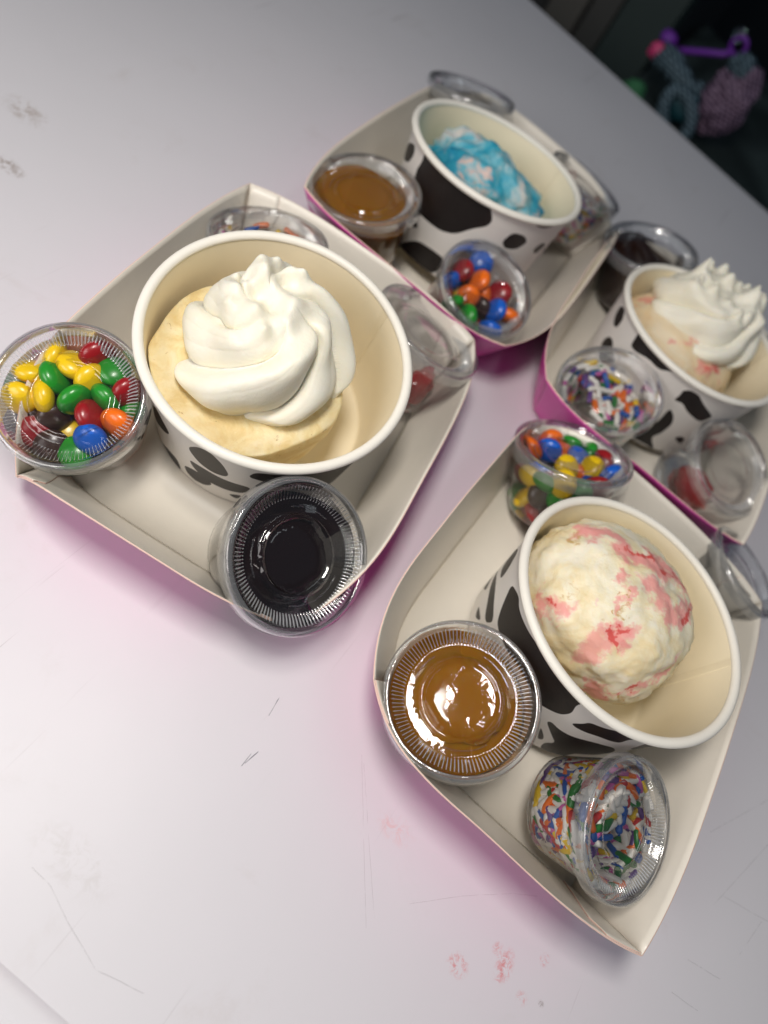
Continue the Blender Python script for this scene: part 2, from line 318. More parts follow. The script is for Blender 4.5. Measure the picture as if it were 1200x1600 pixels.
M_STRAW2 = ice_mat('strawberry_swirl_ice_cream', [(.36, (.84, .64, .38)), (.60, (.88, .75, .54))], 45, [(.60, .70, (.86, .50, .40), 26.)], 24,
                   ribbons=[([(-35, .3, 41.1), (-27.9, .6, 45.8), (-18.8, 2.1, 49.3)], 5.0, (.84, .34, .26), .9), ([(-6.7, -26.2, 45.2), (5.2, -17.9, 49), (15.9, -14.1, 48.4), (27.1, -14.4, 43.9)], 3.2, (.84, .36, .30), .85),
                            ([(13.5, -21.4, 46.4), (27.5, -17.7, 42.4)], 4.5, (.84, .36, .30), .85), ([(20, -19, 45), (28, -17, 42.4)], 2.6, RDC, .9)])

# ------------------------------------------------------------------ the table and what lies behind it
def table_mat():
    m, nt, ns, ln, b = new_mat('white_table_paint')
    mp0 = N(nt, 'ShaderNodeMapping'); mp0.inputs['Location'].default_value = (0, .37, 0); ln.new(ocoord(nt), mp0.inputs[0]); oc = mp0.outputs[0]
    base = mixc(nt, noise_tex(nt, 6, 4, .6, .3, oc), (.695, .68, .705), (.755, .74, .765))
    grime = smooth01(nt, noise_tex(nt, 22, 6, .7, .5, oc), .56, .80)
    base = mixc(nt, math_(nt, 'MULTIPLY', grime, .22), base, (.50, .43, .38))
    sep = N(nt, 'ShaderNodeSeparateXYZ'); ln.new(oc, sep.inputs[0])
    X, Y = sep.outputs[0], sep.outputs[1]
    wob = math_(nt, 'MULTIPLY', math_(nt, 'SUBTRACT', noise_tex(nt, 90, 2, .5, 0, oc), .5), .004)
    hs = []
    def seg(p0, p1, wdt):
        dx, dy = p1[0] - p0[0], p1[1] - p0[1]; L2 = dx * dx + dy * dy
        ax = math_(nt, 'SUBTRACT', X, p0[0]); ay = math_(nt, 'SUBTRACT', Y, p0[1])
        t = math_(nt, 'DIVIDE', math_(nt, 'ADD', math_(nt, 'MULTIPLY', ax, dx), math_(nt, 'MULTIPLY', ay, dy)), L2, clamp=True)
        ex = math_(nt, 'SUBTRACT', ax, math_(nt, 'MULTIPLY', t, dx)); ey = math_(nt, 'SUBTRACT', ay, math_(nt, 'MULTIPLY', t, dy))
        ey = math_(nt, 'ADD', ey, math_(nt, 'MULTIPLY', wob, .25))
        d = math_(nt, 'SQRT', math_(nt, 'ADD', math_(nt, 'MULTIPLY', ex, ex), math_(nt, 'MULTIPLY', ey, ey)))
        return math_(nt, 'SUBTRACT', 1.0, smooth01(nt, d, wdt * .5, wdt * 1.3))
    def paint(base, segs, wdt, colr, k):
        f = None
        for a, c in segs:
            s = seg(a, c, wdt); f = s if f is None else math_(nt, 'MAXIMUM', f, s)
        hs.append(f)
        return mixc(nt, math_(nt, 'MULTIPLY', math_(nt, 'MULTIPLY', f, k), BRK), base, colr)
    BRK = smooth01(nt, noise_tex(nt, 150, 3, .7, .4, oc), .28, .52)
    pl = lambda *p: list(zip(p[:-1], p[1:]))
    base = paint(base, pl((.0189, .089), (.0203, .0807)) + pl((.0245, .0648), (.0246, .0594)) + pl((.0262, .0672), (.0250, .0610)), .00022, (.10, .11, .13), .85)
    base = paint(base, pl((-.0087, -.0085), (.0003, -.0089), (.0098, -.0123), (.0293, -.0174), (.0466, -.0137)), .00009, (.20, .19, .19), .6)
    base = paint(base, pl((.1104, .0625), (.1276, .0779), (.1469, .0927), (.1576, .0992)) + pl((.0612, .094), (.1002, .0455)) + pl((.064, .092), (.101, .050)), .00012, (.34, .30, .31), .38)
    base = paint(base, pl((.2342, .1232), (.2522, .1265)) + pl((.2311, .1072), (.2455, .1084)) + pl((.2265, .1819), (.2532, .2212)) + pl((.2427, .1596), (.2696, .1655)) + pl((.2577, .1389), (.2662, .1631)) + pl((.238, .150), (.262, .205)), .00012, (.22, .21, .21), .5)
    # red and brown smears, each a patch of its own
    def blotch(base, x, y, rx, ry, colr, k, nsc):
        ax = math_(nt, 'DIVIDE', math_(nt, 'SUBTRACT', X, x), rx); ay = math_(nt, 'DIVIDE', math_(nt, 'SUBTRACT', Y, y), ry)
        d = math_(nt, 'SQRT', math_(nt, 'ADD', math_(nt, 'MULTIPLY', ax, ax), math_(nt, 'MULTIPLY', ay, ay)))
        f = math_(nt, 'SUBTRACT', 1.0, smooth01(nt, d, .35, 1.15))
        g = smooth01(nt, SPK[0 if nsc < 300 else 1], .42, .66)
        return mixc(nt, math_(nt, 'MULTIPLY', math_(nt, 'MULTIPLY', f, g), k), base, colr)
    SPK = [noise_tex(nt, 170, 4, .75, 1.0, oc), noise_tex(nt, 360, 4, .75, 1.0, oc)]
    red = (.70, .10, .09)
    for (x, y, rx, ry, c, k, n_) in ((.1391, .0574, .0055, .0045, red, .62, 330), (.1568, .0687, .0042, .0075, red, .68, 330), (.1514, .0722, .0030, .0030, red, .5, 330),
                                    (.1716, .0812, .0024, .0028, red, .75, 420), (.1688, .064, .003, .003, red, .42, 330), (.1771, .0674, .0017, .0014, (.12, .06, .02), .95, 600),
                                    (.0904, .0809, .010, .006, (.80, .35, .30), .35, 260), (-.2607, .2002, .010, .005, (.22, .15, .10), .8, 160), (-.2886, .2343, .014, .009, (.30, .22, .16), .55, 140),
                                    (.2626, .2402, .006, .004, red, .3, 300), (.0, .0, .02, .01, (.5, .47, .44), .25, 200)):
        base = blotch(base, x, y, rx, ry, c, k, n_)
    # faint hairline wear running every way
    wear = None
    for i, (rz, s1, s2) in enumerate(((.3, 260, 9), (1.15, 310, 8), (2.2, 280, 10))):
        mp = N(nt, 'ShaderNodeMapping'); mp.inputs['Rotation'].default_value = (0, 0, rz); mp.inputs['Scale'].default_value = (s1, s2, 1); mp.inputs['Location'].default_value = (i * 3.7, i, 0)
        ln.new(oc, mp.inputs['Vector'])
        f = smooth01(nt, noise_tex(nt, 1.0, 2, .5, .25, mp.outputs[0]), .69, .77)
        wear = f if wear is None else math_(nt, 'MAXIMUM', wear, f)
    patch = smooth01(nt, noise_tex(nt, 11, 2, .5, 0, oc), .46, .66)
    wear = math_(nt, 'MULTIPLY', wear, patch)
    base = mixc(nt, math_(nt, 'MULTIPLY', wear, .55), base, (.34, .31, .31))
    ln.new(base, b.inputs['Base Color'])
    rg = math_(nt, 'ADD', .36, math_(nt, 'MULTIPLY', noise_tex(nt, 9, 4, .6, 0, oc), .16)); ln.new(rg, b.inputs['Roughness'])
    b.inputs['Specular IOR Level'].default_value = .40
    big = noise_tex(nt, 14, 2, .5, 0, oc)
    b1 = N(nt, 'ShaderNodeBump', inp={'Strength': .10, 'Distance': .004}); ln.new(big, b1.inputs['Height'])
    h = math_(nt, 'SUBTRACT', 0.0, math_(nt, 'ADD', math_(nt, 'MULTIPLY', hs[0], .5), wear))
    bump(nt, h, .15, .0002, b, b1.outputs[0])
    return m
M_TABLE = table_mat()
M_DARK = plain('dark_room_paint', (.012, .016, .020), .8)
M_FLOOR = plain('dark_floor', (.020, .024, .024), .7, bmp=(30, .2, .002))

table = thing('table', 'white painted metal table with scratches and a rolled front edge', 'table', Matrix.Translation((0, .37, 0)))
def rbox(x0, x1, y0, y1, z0, z1, bev):
    bm = bmesh.new(); bmesh.ops.create_cube(bm, size=1)
    for v in bm.verts:
        v.co = Vector(((x0 if v.co.x < 0 else x1), (y0 if v.co.y < 0 else y1), (z0 if v.co.z < 0 else z1)))
    bmesh.ops.bevel(bm, geom=list(bm.edges), offset=bev, segments=3, affect='EDGES', profile=.5)
    V = [tuple(v.co) for v in bm.verts]; bm.verts.index_update(); F = [tuple(v.index for v in f.verts) for f in bm.faces]; bm.free()
    return V, F
o = mesh_obj('table_top', *rbox(-900, 900, -450, 416, -28, 0, 3.0), M_TABLE, table, smooth=False)
def edge_profile(y, L=900):
    V, F = tube([(x, y, -9.0) for x in np.linspace(-L, L, 40)], 10.0, 32)
    return V, F
mesh_obj('rolled_edge', *edge_profile(-406), M_TABLE, table)
for x in (-850, 850):
    for y in (-360, 380):
        mesh_obj('leg', *rbox(x - 16, x + 16, y - 16, y + 16, -748, -30, 2), M_TABLE, table, smooth=False)

f = mesh_obj('floor', *rbox(-3000, 3000, -1500, 4000, -760, -750, 1), M_FLOOR, smooth=False); f['kind'] = 'structure'
f = mesh_obj('back_wall', *rbox(-3000, 3000, 2600, 2650, -750, 1500, 1), M_DARK, smooth=False); f['kind'] = 'structure'

cab = thing('cabinet', 'dark wooden cabinet of upright planks beyond the table edge', 'cabinet', Matrix.Translation((-.4, 1.12, -.75)))
pc = [(.030, .026, .022), (.016, .018, .018), (.075, .070, .062), (.028, .024, .020), (.020, .020, .019), (.062, .058, .050), (.034, .034, .031), (.016, .026, .024)]
x = -520.
for i, wd in enumerate((180, 150, 130, 84, 70, 52, 40, 74)):
    cc = tuple(1.9 * q for q in pc[i])
    m = plain('plank_%s' % ('abcdefgh'[i]), cc, .6, bmp=(25, .3, .002))
    mesh_obj('plank', *rbox(x + 1.5, x + wd - 1.5, -9 - (i % 3) * 4, 40, 0, 1000, 2), m, cab, smooth=False); x += wd
mesh_obj('carcass', *rbox(-520, x, 41, 420, 0, 995, 2), M_DARK, cab, smooth=False)

def weave_mat(name, c1, c2, scale=205):
    m, nt, ns, ln, b = new_mat(name); oc = ocoord(nt)
    w1 = N(nt, 'ShaderNodeTexWave', wave_type='BANDS', bands_direction='DIAGONAL', inp={'Scale': scale * .32, 'Distortion': .6}); ln.new(oc, w1.inputs[0])
    w2 = N(nt, 'ShaderNodeTexWave', wave_type='BANDS', bands_direction='Z', inp={'Scale': scale * .32, 'Distortion': .6}); ln.new(oc, w2.inputs[0])
    f = math_(nt, 'MULTIPLY', w1.outputs['Fac'], w2.outputs['Fac'])
    ln.new(mixc(nt, f, c1, c2), b.inputs['Base Color']); b.inputs['Roughness'].default_value = .7
    bump(nt, f, .6, .001, b)
    return m
M_SEAT = weave_mat('dark_green_mesh_fabric', (.012, .022, .021), (.085, .12, .115))
M_LILAC = weave_mat('lilac_mesh_fabric', (.09, .05, .09), (.50, .34, .48))
M_BLUEM = weave_mat('blue_grey_mesh_fabric', (.02, .04, .055), (.24, .37, .44))
M_TEAL = plain('teal_cloth', (.008, .07, .09), .6)
M_PURP = plain('purple_cord', (.20, .035, .42), .4)
M_PK = plain('pink_pompom', (.75, .06, .22), .5)
M_GRN = plain('green_cloth', (.05, .22, .09), .7)
M_BEAD = plastic('clear_bead', tint=(.75, .85, .85))

seat = thing('chair', 'dark green mesh chair seat showing beyond the far table edge', 'chair', Matrix.Translation((.15, 1.12, -.75)))
V = []; nu, nv = 48, 32
for j in range(nv):
    for i in range(nu):
        u = i / (nu - 1) * 2 - 1; v = j / (nv - 1) * 2 - 1
        V.append((u * 280, v * 220, 672 + 10 * u * u + 6 * v * v + 2.5 * noise.noise((u * 3, v * 3, .3))))
ob = mesh_obj('seat', V, grid_faces(nu, nv, False), M_SEAT, seat)
sm = ob.modifiers.new('thick', 'SOLIDIFY'); sm.thickness = .02; sm.offset = -1
for sx in (-230, 230):
    for sy in (-180, 180):
        mesh_obj('leg', *tube([(sx, sy, 0), (sx * .95, sy * .95, 655)], 13, 10), M_DARK, seat)

def blob(cx, cy, cz, rx, ry, rz, seed, amp=.12, sub=4, fr=1.6):
    bm = bmesh.new(); bmesh.ops.create_icosphere(bm, subdivisions=sub, radius=1)
    for v in bm.verts:
        n_ = v.co.normalized(); k = 1 + amp * noise.noise(n_ * fr + Vector((seed, seed * 1.7, 3)))
        v.co = Vector((n_.x * rx * k + cx, n_.y * ry * k + cy, n_.z * rz * k + cz))
    bm.verts.index_update(); V = [tuple(v.co) for v in bm.verts]; F = [tuple(v.index for v in f.verts) for f in bm.faces]; bm.free()
    return V, F
bag = thing('mesh_bag', 'lilac and blue mesh bag with purple cord on the chair beyond the table', 'bag', Matrix.Translation((-.06, 1.0, -.07)))
mesh_obj('pouch', *blob(38, 0, 52, 30, 26, 40, 2.3, .22, 5, 2.4), M_LILAC, bag)
mesh_obj('pouch_cap', *blob(26, 0, 84, 16, 18, 15, 5.1, .3, 4, 2.5), M_BLUEM, bag)
mesh_obj('rolled_opening', *tube([(4 + 23 * math.cos(a), -36 + 9 * math.sin(a), 18 + 17 * math.sin(a) - 10 * math.cos(a)) for a in np.linspace(0, 2 * math.pi, 41)[:-1]], 8, 14, True), M_BLUEM, bag)
mesh_obj('rolled_side', *tube([(-62, 4, 40), (-45, 0, 44), (-25, -4, 40), (-6, -6, 36), (8, -4, 44)], lambda t: 15 - 5 * t, 14), M_BLUEM, bag)
mesh_obj('lining', *blob(-2, -6, 22, 26, 22, 22, 1.1), M_TEAL, bag)
mesh_obj('cord', *tube([(-54, 22, 47), (-40, 20, 56), (-20, 18, 68), (-2, 18, 78), (6, 20, 86)], 3.6, 10), M_PURP, bag)
mesh_obj('cord_loop', *tube([(6 + 9 * math.cos(a), 22, 92 + 9 * math.sin(a)) for a in np.linspace(0, 6.28, 21)[:-1]], 2.6, 8, True), M_PURP, bag)
mesh_obj('cord_end', *blob(-66, 18, 54, 11, 9, 9, 4.4), M_PURP, bag)
mesh_obj('pompom', *blob(-66, -2, 43, 10, 9, 10, 7.7, .3), M_PK, bag)
mesh_obj('bead', *blob(-2, 28, 99, 8, 8, 8, 8.3, .1), M_BEAD, bag)
mesh_obj('cloth_corner', *blob(-56, -44, 10, 15, 12, 11, 9.2, .4), M_GRN, bag)

# ------------------------------------------------------------------ paper trays
TB = (65., 79.)          # half size of the folded base
ROUND, SHARP = (16., 12., 0., 9.), (5., 7., 0., 0.)   # pull in x, pull in y, drop, pull of the base corner
def top_edge(side, u, cor):
    """a point of the upper edge; side 0..3 = right, back, left, front; cor: how far each corner is pulled in (fr, br, bl, fl)"""
    ca, cb = cor[side], cor[(side + 1) % 4]
    c = ca if u < 0 else cb; k = abs(u) ** 4; z = 41 + 3.0 * (1 - u * u) - c[2] * abs(u) ** 5
    if side in (0, 2):
        s = 1 if side == 0 else -1
        return Vector((s * (82 - c[0] * k), s * u * (103 - c[1]), z))
    s = 1 if side == 1 else -1
    return Vector((-s * u * (82 - c[0]), s * (103 - c[1] * k), z))
def base_edge(side, u, cor):
    ca, cb = cor[side], cor[(side + 1) % 4]
    c = (ca if u < 0 else cb)[3]; k = abs(u) ** 4
    if side in (0, 2):
        s = 1 if side == 0 else -1
        return Vector((s * (TB[0] - c * k), s * u * (TB[1] - c), .9))
    s = 1 if side == 1 else -1
    return Vector((-s * u * (TB[0] - c), s * (TB[1] - c * k), .9))
def panel(P, nu, nv, thick, u0=-1, u1=1, v0=0, v1=1, lift=0.0):
    """paper panel of its own thickness: slot 0 inner face, 1 outer face, 2 cut edge"""
    I = []; O = []
    for j in range(nv):
        for i in range(nu):
            u = u0 + (u1 - u0) * i / (nu - 1); v = v0 + (v1 - v0) * j / (nv - 1)
            e = 1e-3
            a = P(u, v); du = P(u + e, v) - P(u - e, v); dv = P(u, v + e) - P(u, v - e)
            n = du.cross(dv).normalized()           # outward
            I.append(a - n * lift); O.append(a - n * (lift - thick))
    off = len(I); f = grid_faces(nu, nv, False)
    F = [t[::-1] for t in f] + [tuple(k + off for k in t) for t in f]; mi = [0] * len(f) + [1] * len(f)
    ring = [i for i in range(nu)] + [j * nu + nu - 1 for j in range(1, nv)] + [(nv - 1) * nu + i for i in range(nu - 2, -1, -1)] + [j * nu for j in range(nv - 2, 0, -1)]
    for a, b in zip(ring, ring[1:] + ring[:1]):
        F.append((a, b, b + off, a + off)); mi.append(2)
    return I + O, F, mi
def panel_obj(name, args, parent, mats):
    V, F, mi = args
    o = mesh_obj(name, V, F, mats, parent)
    o.data.polygons.foreach_set('material_index', mi)
    o.data.polygons.foreach_set('use_smooth', [k < 2 for k in mi])
    return o
def make_tray(loc, rot, label, seed, cor, sx=1.0, sy=1.0):
    t = thing('paper_tray', label, 'tray', Matrix.Translation(Vector((*loc, 0)) * S) @ Matrix.Rotation(math.radians(rot), 4, 'Z') @ Matrix.Diagonal((sx, sy, 1, 1)), 'paper food trays on the table')
    mats = [M_TRAY, M_PINK, M_TRAY_EDGE]
    loop = [base_edge(sd, u, cor) for sd in range(4) for u in np.linspace(-1, 1, 33)[:-1]]
    V = [Vector((0, 0, 1.0))] + [Vector((p.x * .5, p.y * .5, .95 + .1 * noise.noise((p.x * .04, p.y * .04, seed)))) for p in loop] + [Vector((p.x * 1.007, p.y * 1.007, 1.08)) for p in loop] + [p - Vector((0, 0, .5)) for p in loop]
    n_ = len(loop); F = []; mi = []
    for i in range(n_):
        k = (i + 1) % n_
        F += [(0, 1 + i, 1 + k), (1 + i, 1 + n_ + i, 1 + n_ + k, 1 + k), (1 + n_ + i, 1 + 2 * n_ + i, 1 + 2 * n_ + k, 1 + n_ + k)]; mi += [0, 0, 1]
    F.append(tuple(1 + 2 * n_ + i for i in range(n_))[::-1]); mi.append(1)
    panel_obj('floor', (V, F, mi), t, mats)
    for side in range(4):
        def P(u, v, side=side):
            b = base_edge(side, u, cor); q = top_edge(side, u, cor)
            p = b.lerp(q, v)
            nrm = Vector(((1, 0, .3), (0, 1, .3), (-1, 0, .3), (0, -1, .3))[side])
            k = (1 - u * u)
            p += nrm * (2.2 * math.sin(math.pi * v) * k + .5 * noise.noise((u * 2.2 + seed, v * 1.6, side * 3.1)) * k * v)
            return p
        wl = panel_obj('wall', panel(P, 41, 14, .5), t, mats)
        if side in (1, 3):   # glued corner tabs of the end walls lie inside, with a slanted free edge
            for s in (-1, 1):
                def T(a, v, P=P, s=s):
                    lim = .76 + .16 * (1 - min(v * 1.25, 1.0)) + (.03 if v > .8 else 0)
                    return P(s * (1 - (1 - a) * (1 - lim) * 1.0), v)
                if s > 0: panel_obj('corner_tab', panel(lambda a, v: T(a, v), 8, 10, .45, 0.0, .985, .04, .99, .55), wl, mats)
                else: panel_obj('corner_tab', panel(lambda a, v: T(1 - a, v), 8, 10, .45, 0.015, 1.0, .04, .99, .55), wl, mats)
    return t
make_tray((-75, 183), 10.0, 'white paper tray holding the bowl with the whipped cream swirl on yellow ice cream', 1.3, ((16., 14., 17., 6.), (12., 6., 0., 3.), SHARP, (21., 9., 26., 6.)), .96)
make_tray((105, 191), -0.5, 'white paper tray nearest the camera, holding the bowl of pink-streaked ice cream', 2.9, (SHARP, SHARP, (6., 5., 17., 0.), (18., 18., 3., 16.)))
make_tray((-83, 396), 3.5, 'white paper tray at the back holding the bowl of blue ice cream', 4.1, (ROUND, (6., 6., 16., 0.), (6., 6., 14., 0.), (10., 8., 0., 3.)), 1.0, 1.06)
make_tray((77, 402), 4.5, 'white paper tray at the right edge with the cream-topped strawberry swirl bowl', 6.6, (SHARP, SHARP, (6., 5., 16., 0.), ROUND))

# ------------------------------------------------------------------ cow-print bowls
HB, RB0, RT = 60.0, 49.0, 55.3
def chaikin(p, n=2):
    p = np.asarray(p, float)
    for _ in range(n):
        q = np.roll(p, -1, 0); p = np.stack([.8 * p + .2 * q, .2 * p + .8 * q], 1).reshape(-1, 2)
    return p
def spot_field(polys, th, h):
    """signed distance (mm, positive inside) to the printed patches over the unrolled wall"""
    best = np.full(th.shape, -9.0)
    for poly in polys:
        p = np.array(poly, float); p[:, 0] = p[0, 0] + (p[:, 0] - p[0, 0] + 180) % 360 - 180
        mean = p[:, 0].mean(); p = chaikin(p)
        P = np.stack([np.radians(p[:, 0] - mean) * 52, p[:, 1]], 1)
        x = np.radians((th - mean + 180) % 360 - 180) * 52
        A = P; B = np.roll(P, -1, 0); d2 = np.full(x.shape, 1e9); ins = np.zeros(x.shape, bool)
        for a, b in zip(A, B):
            e = b - a; L = e @ e + 1e-9
            t = np.clip(((x - a[0]) * e[0] + (h - a[1]) * e[1]) / L, 0, 1)
            d2 = np.minimum(d2, (x - a[0] - t * e[0]) ** 2 + (h - a[1] - t * e[1]) ** 2)
            if abs(e[1]) > 1e-9:
                c = ((a[1] > h) != (b[1] > h)) & (x < (b[0] - a[0]) * (h - a[1]) / (b[1] - a[1]) + a[0]); ins ^= c
        best = np.maximum(best, np.where(ins, 1, -1) * np.sqrt(d2))
    return best
def make_bowl(key, label, seed):
    org, n = DATA['bowls'][key]
    t = thing('paper_bowl', label, 'bowl', frame(org, n), 'cow print paper bowls')
    r = random.Random(seed)
    camth = math.degrees(math.atan2(-org[1], -org[0]))
    polys = [list(p) for p in DATA['spots'][key]]
    for k in range(15):      # the print goes on round the far side
        c = camth + 98 + 164 * (k + r.random() * .6) / 15; hh = r.uniform(8, 52); rr = r.uniform(4, 11); q = []
        for a in range(14):
            g = rr * (1 + .45 * noise.noise((k * 3.1 + math.cos(a / 14 * 6.283), math.sin(a / 14 * 6.283), seed)))
            q.append((c + math.degrees(g * 1.1 * math.cos(a / 14 * 6.283) / 52), hh + g * math.sin(a / 14 * 6.283)))
        polys.append(q)
    nu, nv = 720, 64
    th = np.linspace(0, 360, nu, endpoint=False); hz = np.linspace(0, 58.0, nv)
    T, Hh = np.meshgrid(th, hz); Rr = RB0 + (RT - RB0) * Hh / 57.0
    V = np.stack([Rr * np.cos(np.radians(T)), Rr * np.sin(np.radians(T)), Hh], -1).reshape(-1, 3)
    wl = mesh_obj('wall', V, grid_faces(nu, nv, True), M_COW, t)
    at = wl.data.attributes.new('spot', 'FLOAT', 'POINT'); at.data.foreach_set('value', spot_field(polys, T, Hh).reshape(-1).astype(np.float32))
    Vi, Fi = lathe([(0, 6.0), (20, 6.05), (40, 6.0), (46.6, 6.1), (47.6, 6.6), (48.3, 8.0), (50.6, 30), (53.4, 56.5), (53.9, 58.2)], 160)
    mesh_obj('lining', Vi, Fi, M_BOWLIN, t)
    # the overlap seam of the wall, and the rolled rim
    a0 = math.radians(camth + 180 - 45)
    sv = []
    for z in np.linspace(8.5, 57, 12):
        rr = 48.4 + (53.6 - 48.4) * (z - 8.5) / 48.5
        for da, k in ((0, .02), (.004, .35), (.05, .30), (.09, .04)):
            sv.append(((rr - k) * math.cos(a0 + da), (rr - k) * math.sin(a0 + da), z))
    mesh_obj('seam', sv, grid_faces(4, 12, False), M_BOWLIN, t, smooth=False)
    prof = [(55.55 + 2.15 * math.cos(a), 58.2 + 1.95 * math.sin(a)) for a in np.linspace(0, 2 * math.pi, 21)]
    Vr, Fr = lathe(prof, 160)
    Vr = [(x * (1 + .0022 * math.sin(2 * math.atan2(y, x) + seed)), y * (1 + .0022 * math.sin(3 * math.atan2(y, x) + seed)), z + .35 * math.sin(2 * math.atan2(y, x) + seed * 2)) for x, y, z in Vr]
    mesh_obj('rim', Vr, Fr, M_RIM, t)
    return t
make_bowl('A', 'cow print bowl with yellow ice cream under a whipped cream swirl', 1.7)
make_bowl('B', 'cow print bowl holding the round pink-streaked ice cream scoop', 2.6)
make_bowl('C', 'cow print bowl holding the blue ice cream at the back', 3.9)
make_bowl('D', 'cow print bowl at the right edge topped with ruffled whipped cream', 5.2)

# ------------------------------------------------------------------ ice cream
def bowl_mat(key, x, y, z, rz=0.0):
    org, n = DATA['bowls'][key]
    return frame(org, n) @ Matrix.Translation(Vector((x, y, z)) * S) @ Matrix.Rotation(rz, 4, 'Z')
def fbm(p, oct_=5, fr=1.0, gain=.55):
    s = 0; a = 1
    for _ in range(oct_):
        s += a * noise.noise(p * fr); fr *= 2.03; a *= gain
    return s
def inside_bowl(p, m):
    """keep ice cream inside the bowl: p local mm point of an object with bowl offset m"""
    q = Vector((p.x + m[0], p.y + m[1], p.z + m[2]))
    if q.z < 6.4: q.z = 6.4
    if q.z < 58:
        rmax = 48.0 + (53.0 - 48.0) * max(q.z - 8, 0) / 49 - .3
        rr = math.hypot(q.x, q.y)
        if rr > rmax: q.x *= rmax / rr; q.y *= rmax / rr
    return Vector((q.x - m[0], q.y - m[1], q.z - m[2]))
def one(name, key, off, V, F, mat, label, cat, group=None, rz=0):
    o = mesh_obj(name, V, F, mat); o.matrix_world = bowl_mat(key, *off, rz); return tag(o, label, cat, group)

# yellow puck in bowl A: flat top, cut side sloping down to the right
def puck():
    off = (-6, -12, 6.4); nu, nv = 220, 100; V = []
    for j in range(nv):
        for i in range(nu):
            th = 2 * math.pi * i / nu; v = j / (nv - 1)
            # v: 0 top centre -> .55 top edge -> 1 bottom
            R = 40.5 + 1.2 * math.sin(3 * th + .5) + .8 * math.sin(5 * th)
            if v < .6:
                r = R * (v / .6) ** .9; z = 43 + .8 * math.sin(2 * th) - 3.2 * (r / R) ** 9
            else:
                k = (v - .6) / .4; r = R + 1.2 * math.sin(min(1, k * 4) * 1.57) - 6 * k ** 1.3; z = 39.8 * (1 - k)
                r += .6 * noise.noise(Vector((math.cos(th) * 3, math.sin(th) * 3, z * .15)))
            p = Vector((r * math.cos(th), r * math.sin(th), z))
            p += Vector((0, 0, .55 * fbm(Vector((p.x * .06, p.y * .06, 1.2)), 4) if v < .6 else 0))
            edge = math.exp(-((v - .6) / .05) ** 2)
            p.z += edge * (.30 * fbm(Vector((p.x * .35, p.y * .35, 3.3)), 3)); r2 = 1 + edge * .005 * fbm(Vector((p.x * .25, p.y * .25, 7)), 3); p.x *= r2; p.y *= r2
            V.append(inside_bowl(p, off))
    return V, grid_faces(nu, nv, True), off
V, F, off = puck()
one('ice_cream_scoop', 'A', off, V, F, M_VAN, 'pale yellow ice cream with a flat top under the smooth cream swirl', 'ice cream', 'ice cream scoops in the bowls')

def sstep(a, b, x):
    t = min(1, max(0, (x - a) / (b - a))); return t * t * (3 - 2 * t)
def cream(R, Hc, lobes, twist, seed, amp, lumps, rough, nu=480, nv=210, skew=.50):
    """piped cream: folds that twist up a low dome and overlap on one side, torn small peaks on top"""
    V = []
    rr = random.Random(seed)
    wa = [rr.uniform(-.5, .5) for _ in range(3)]; la = [rr.uniform(.6, 1.3) for _ in range(lobes)]
    for j in range(nv):
        v = j / (nv - 1); a = v * math.pi / 2
        r0 = R * (math.cos(a) ** .62 if v < 1 else 0) * (1 + .05 * math.sin(v * 9 + .4)); z0 = Hc * math.sin(a) ** .95
        nr = math.cos(a) ** .6 if v < 1 else 0; nz = math.sin(a)
        fade = (.35 + .65 * sstep(0, .10, v)) * (1 - sstep(.66, .97, v)); big = sstep(.5, .8, v)
        for i in range(nu):
            th = 2 * math.pi * i / nu
            ct, st = math.cos(th), math.sin(th)
            ph = th + twist * v + wa[0] * math.sin(th + 1.0) * .5 + wa[1] * math.sin(2 * th) * .3 + .14 * noise.noise(Vector((r0 * ct * .04, r0 * st * .04, seed)))
            s = (ph / (2 * math.pi) * lobes) % lobes; k = int(s); fs = s - k
            sh = math.sin(math.pi * fs ** skew) ** .6
            d = amp * R * (sh * la[k % lobes] - .5) * fade
            s2 = (s * 3.0 + .3 * math.sin(s * 2.1)) % 1.0; d += .010 * R * (math.sin(math.pi * s2) ** .6 - .6) * fade * (1 - sh * .3)
            q = Vector((r0 * ct, r0 * st, z0))
            d += rough * 2.2 * noise.noise(q * .06 + Vector((seed, 2, 0))) + rough * big * 1.6 * noise.noise(q * .13 + Vector((0, seed, 1)))
            r = max(0, r0 + d * nr); z = z0 + d * nz * .8
            x, y = r * ct, r * st
            for (lx, ly, lh, ls) in lumps:
                e = ((x - lx) ** 2 + (y - ly) ** 2) / (ls * ls)
                if e < 6: z += lh * math.exp(-e) * sstep(.15, .45, v)
            V.append((x, y, max(z, 0) - 2.0 * (1 - min(1, v * 20))))
    return V, grid_faces(nu, nv, True)
LUMPS_A = [(-13, 8, 6.5, 7), (-4, -7, 5, 5.5), (-16, -4, 4.5, 4.5), (3, 5, 4.0, 6), (-9, 18, 4.5, 4), (-21, 13, 3.5, 3.4), (-1, -1, -3.5, 3.5), (-9, 1, -4.5, 3.6), (8, -3, 3.5, 5), (-14, -12, 3, 3.5), (-6, 12, -3.5, 3), (-17, 3, -3, 2.6), (-4, 21, 3, 2.6), (-15, 19, 3.4, 2.6), (-24, 6, 3.2, 2.6), (4, -11, 3.2, 3)]
V, F = cream(32.0, 31, 6, -1.75, 3, .30, LUMPS_A, 1.2)
V = [inside_bowl(Vector(v), (-5, -3, 48.6)) for v in V]
one('whipped_cream', 'A', (-5, -3, 48.6), V, F, M_CREAM, 'smooth white whipped cream swirl on the pale yellow ice cream', 'whipped cream', 'whipped cream toppings', 0)

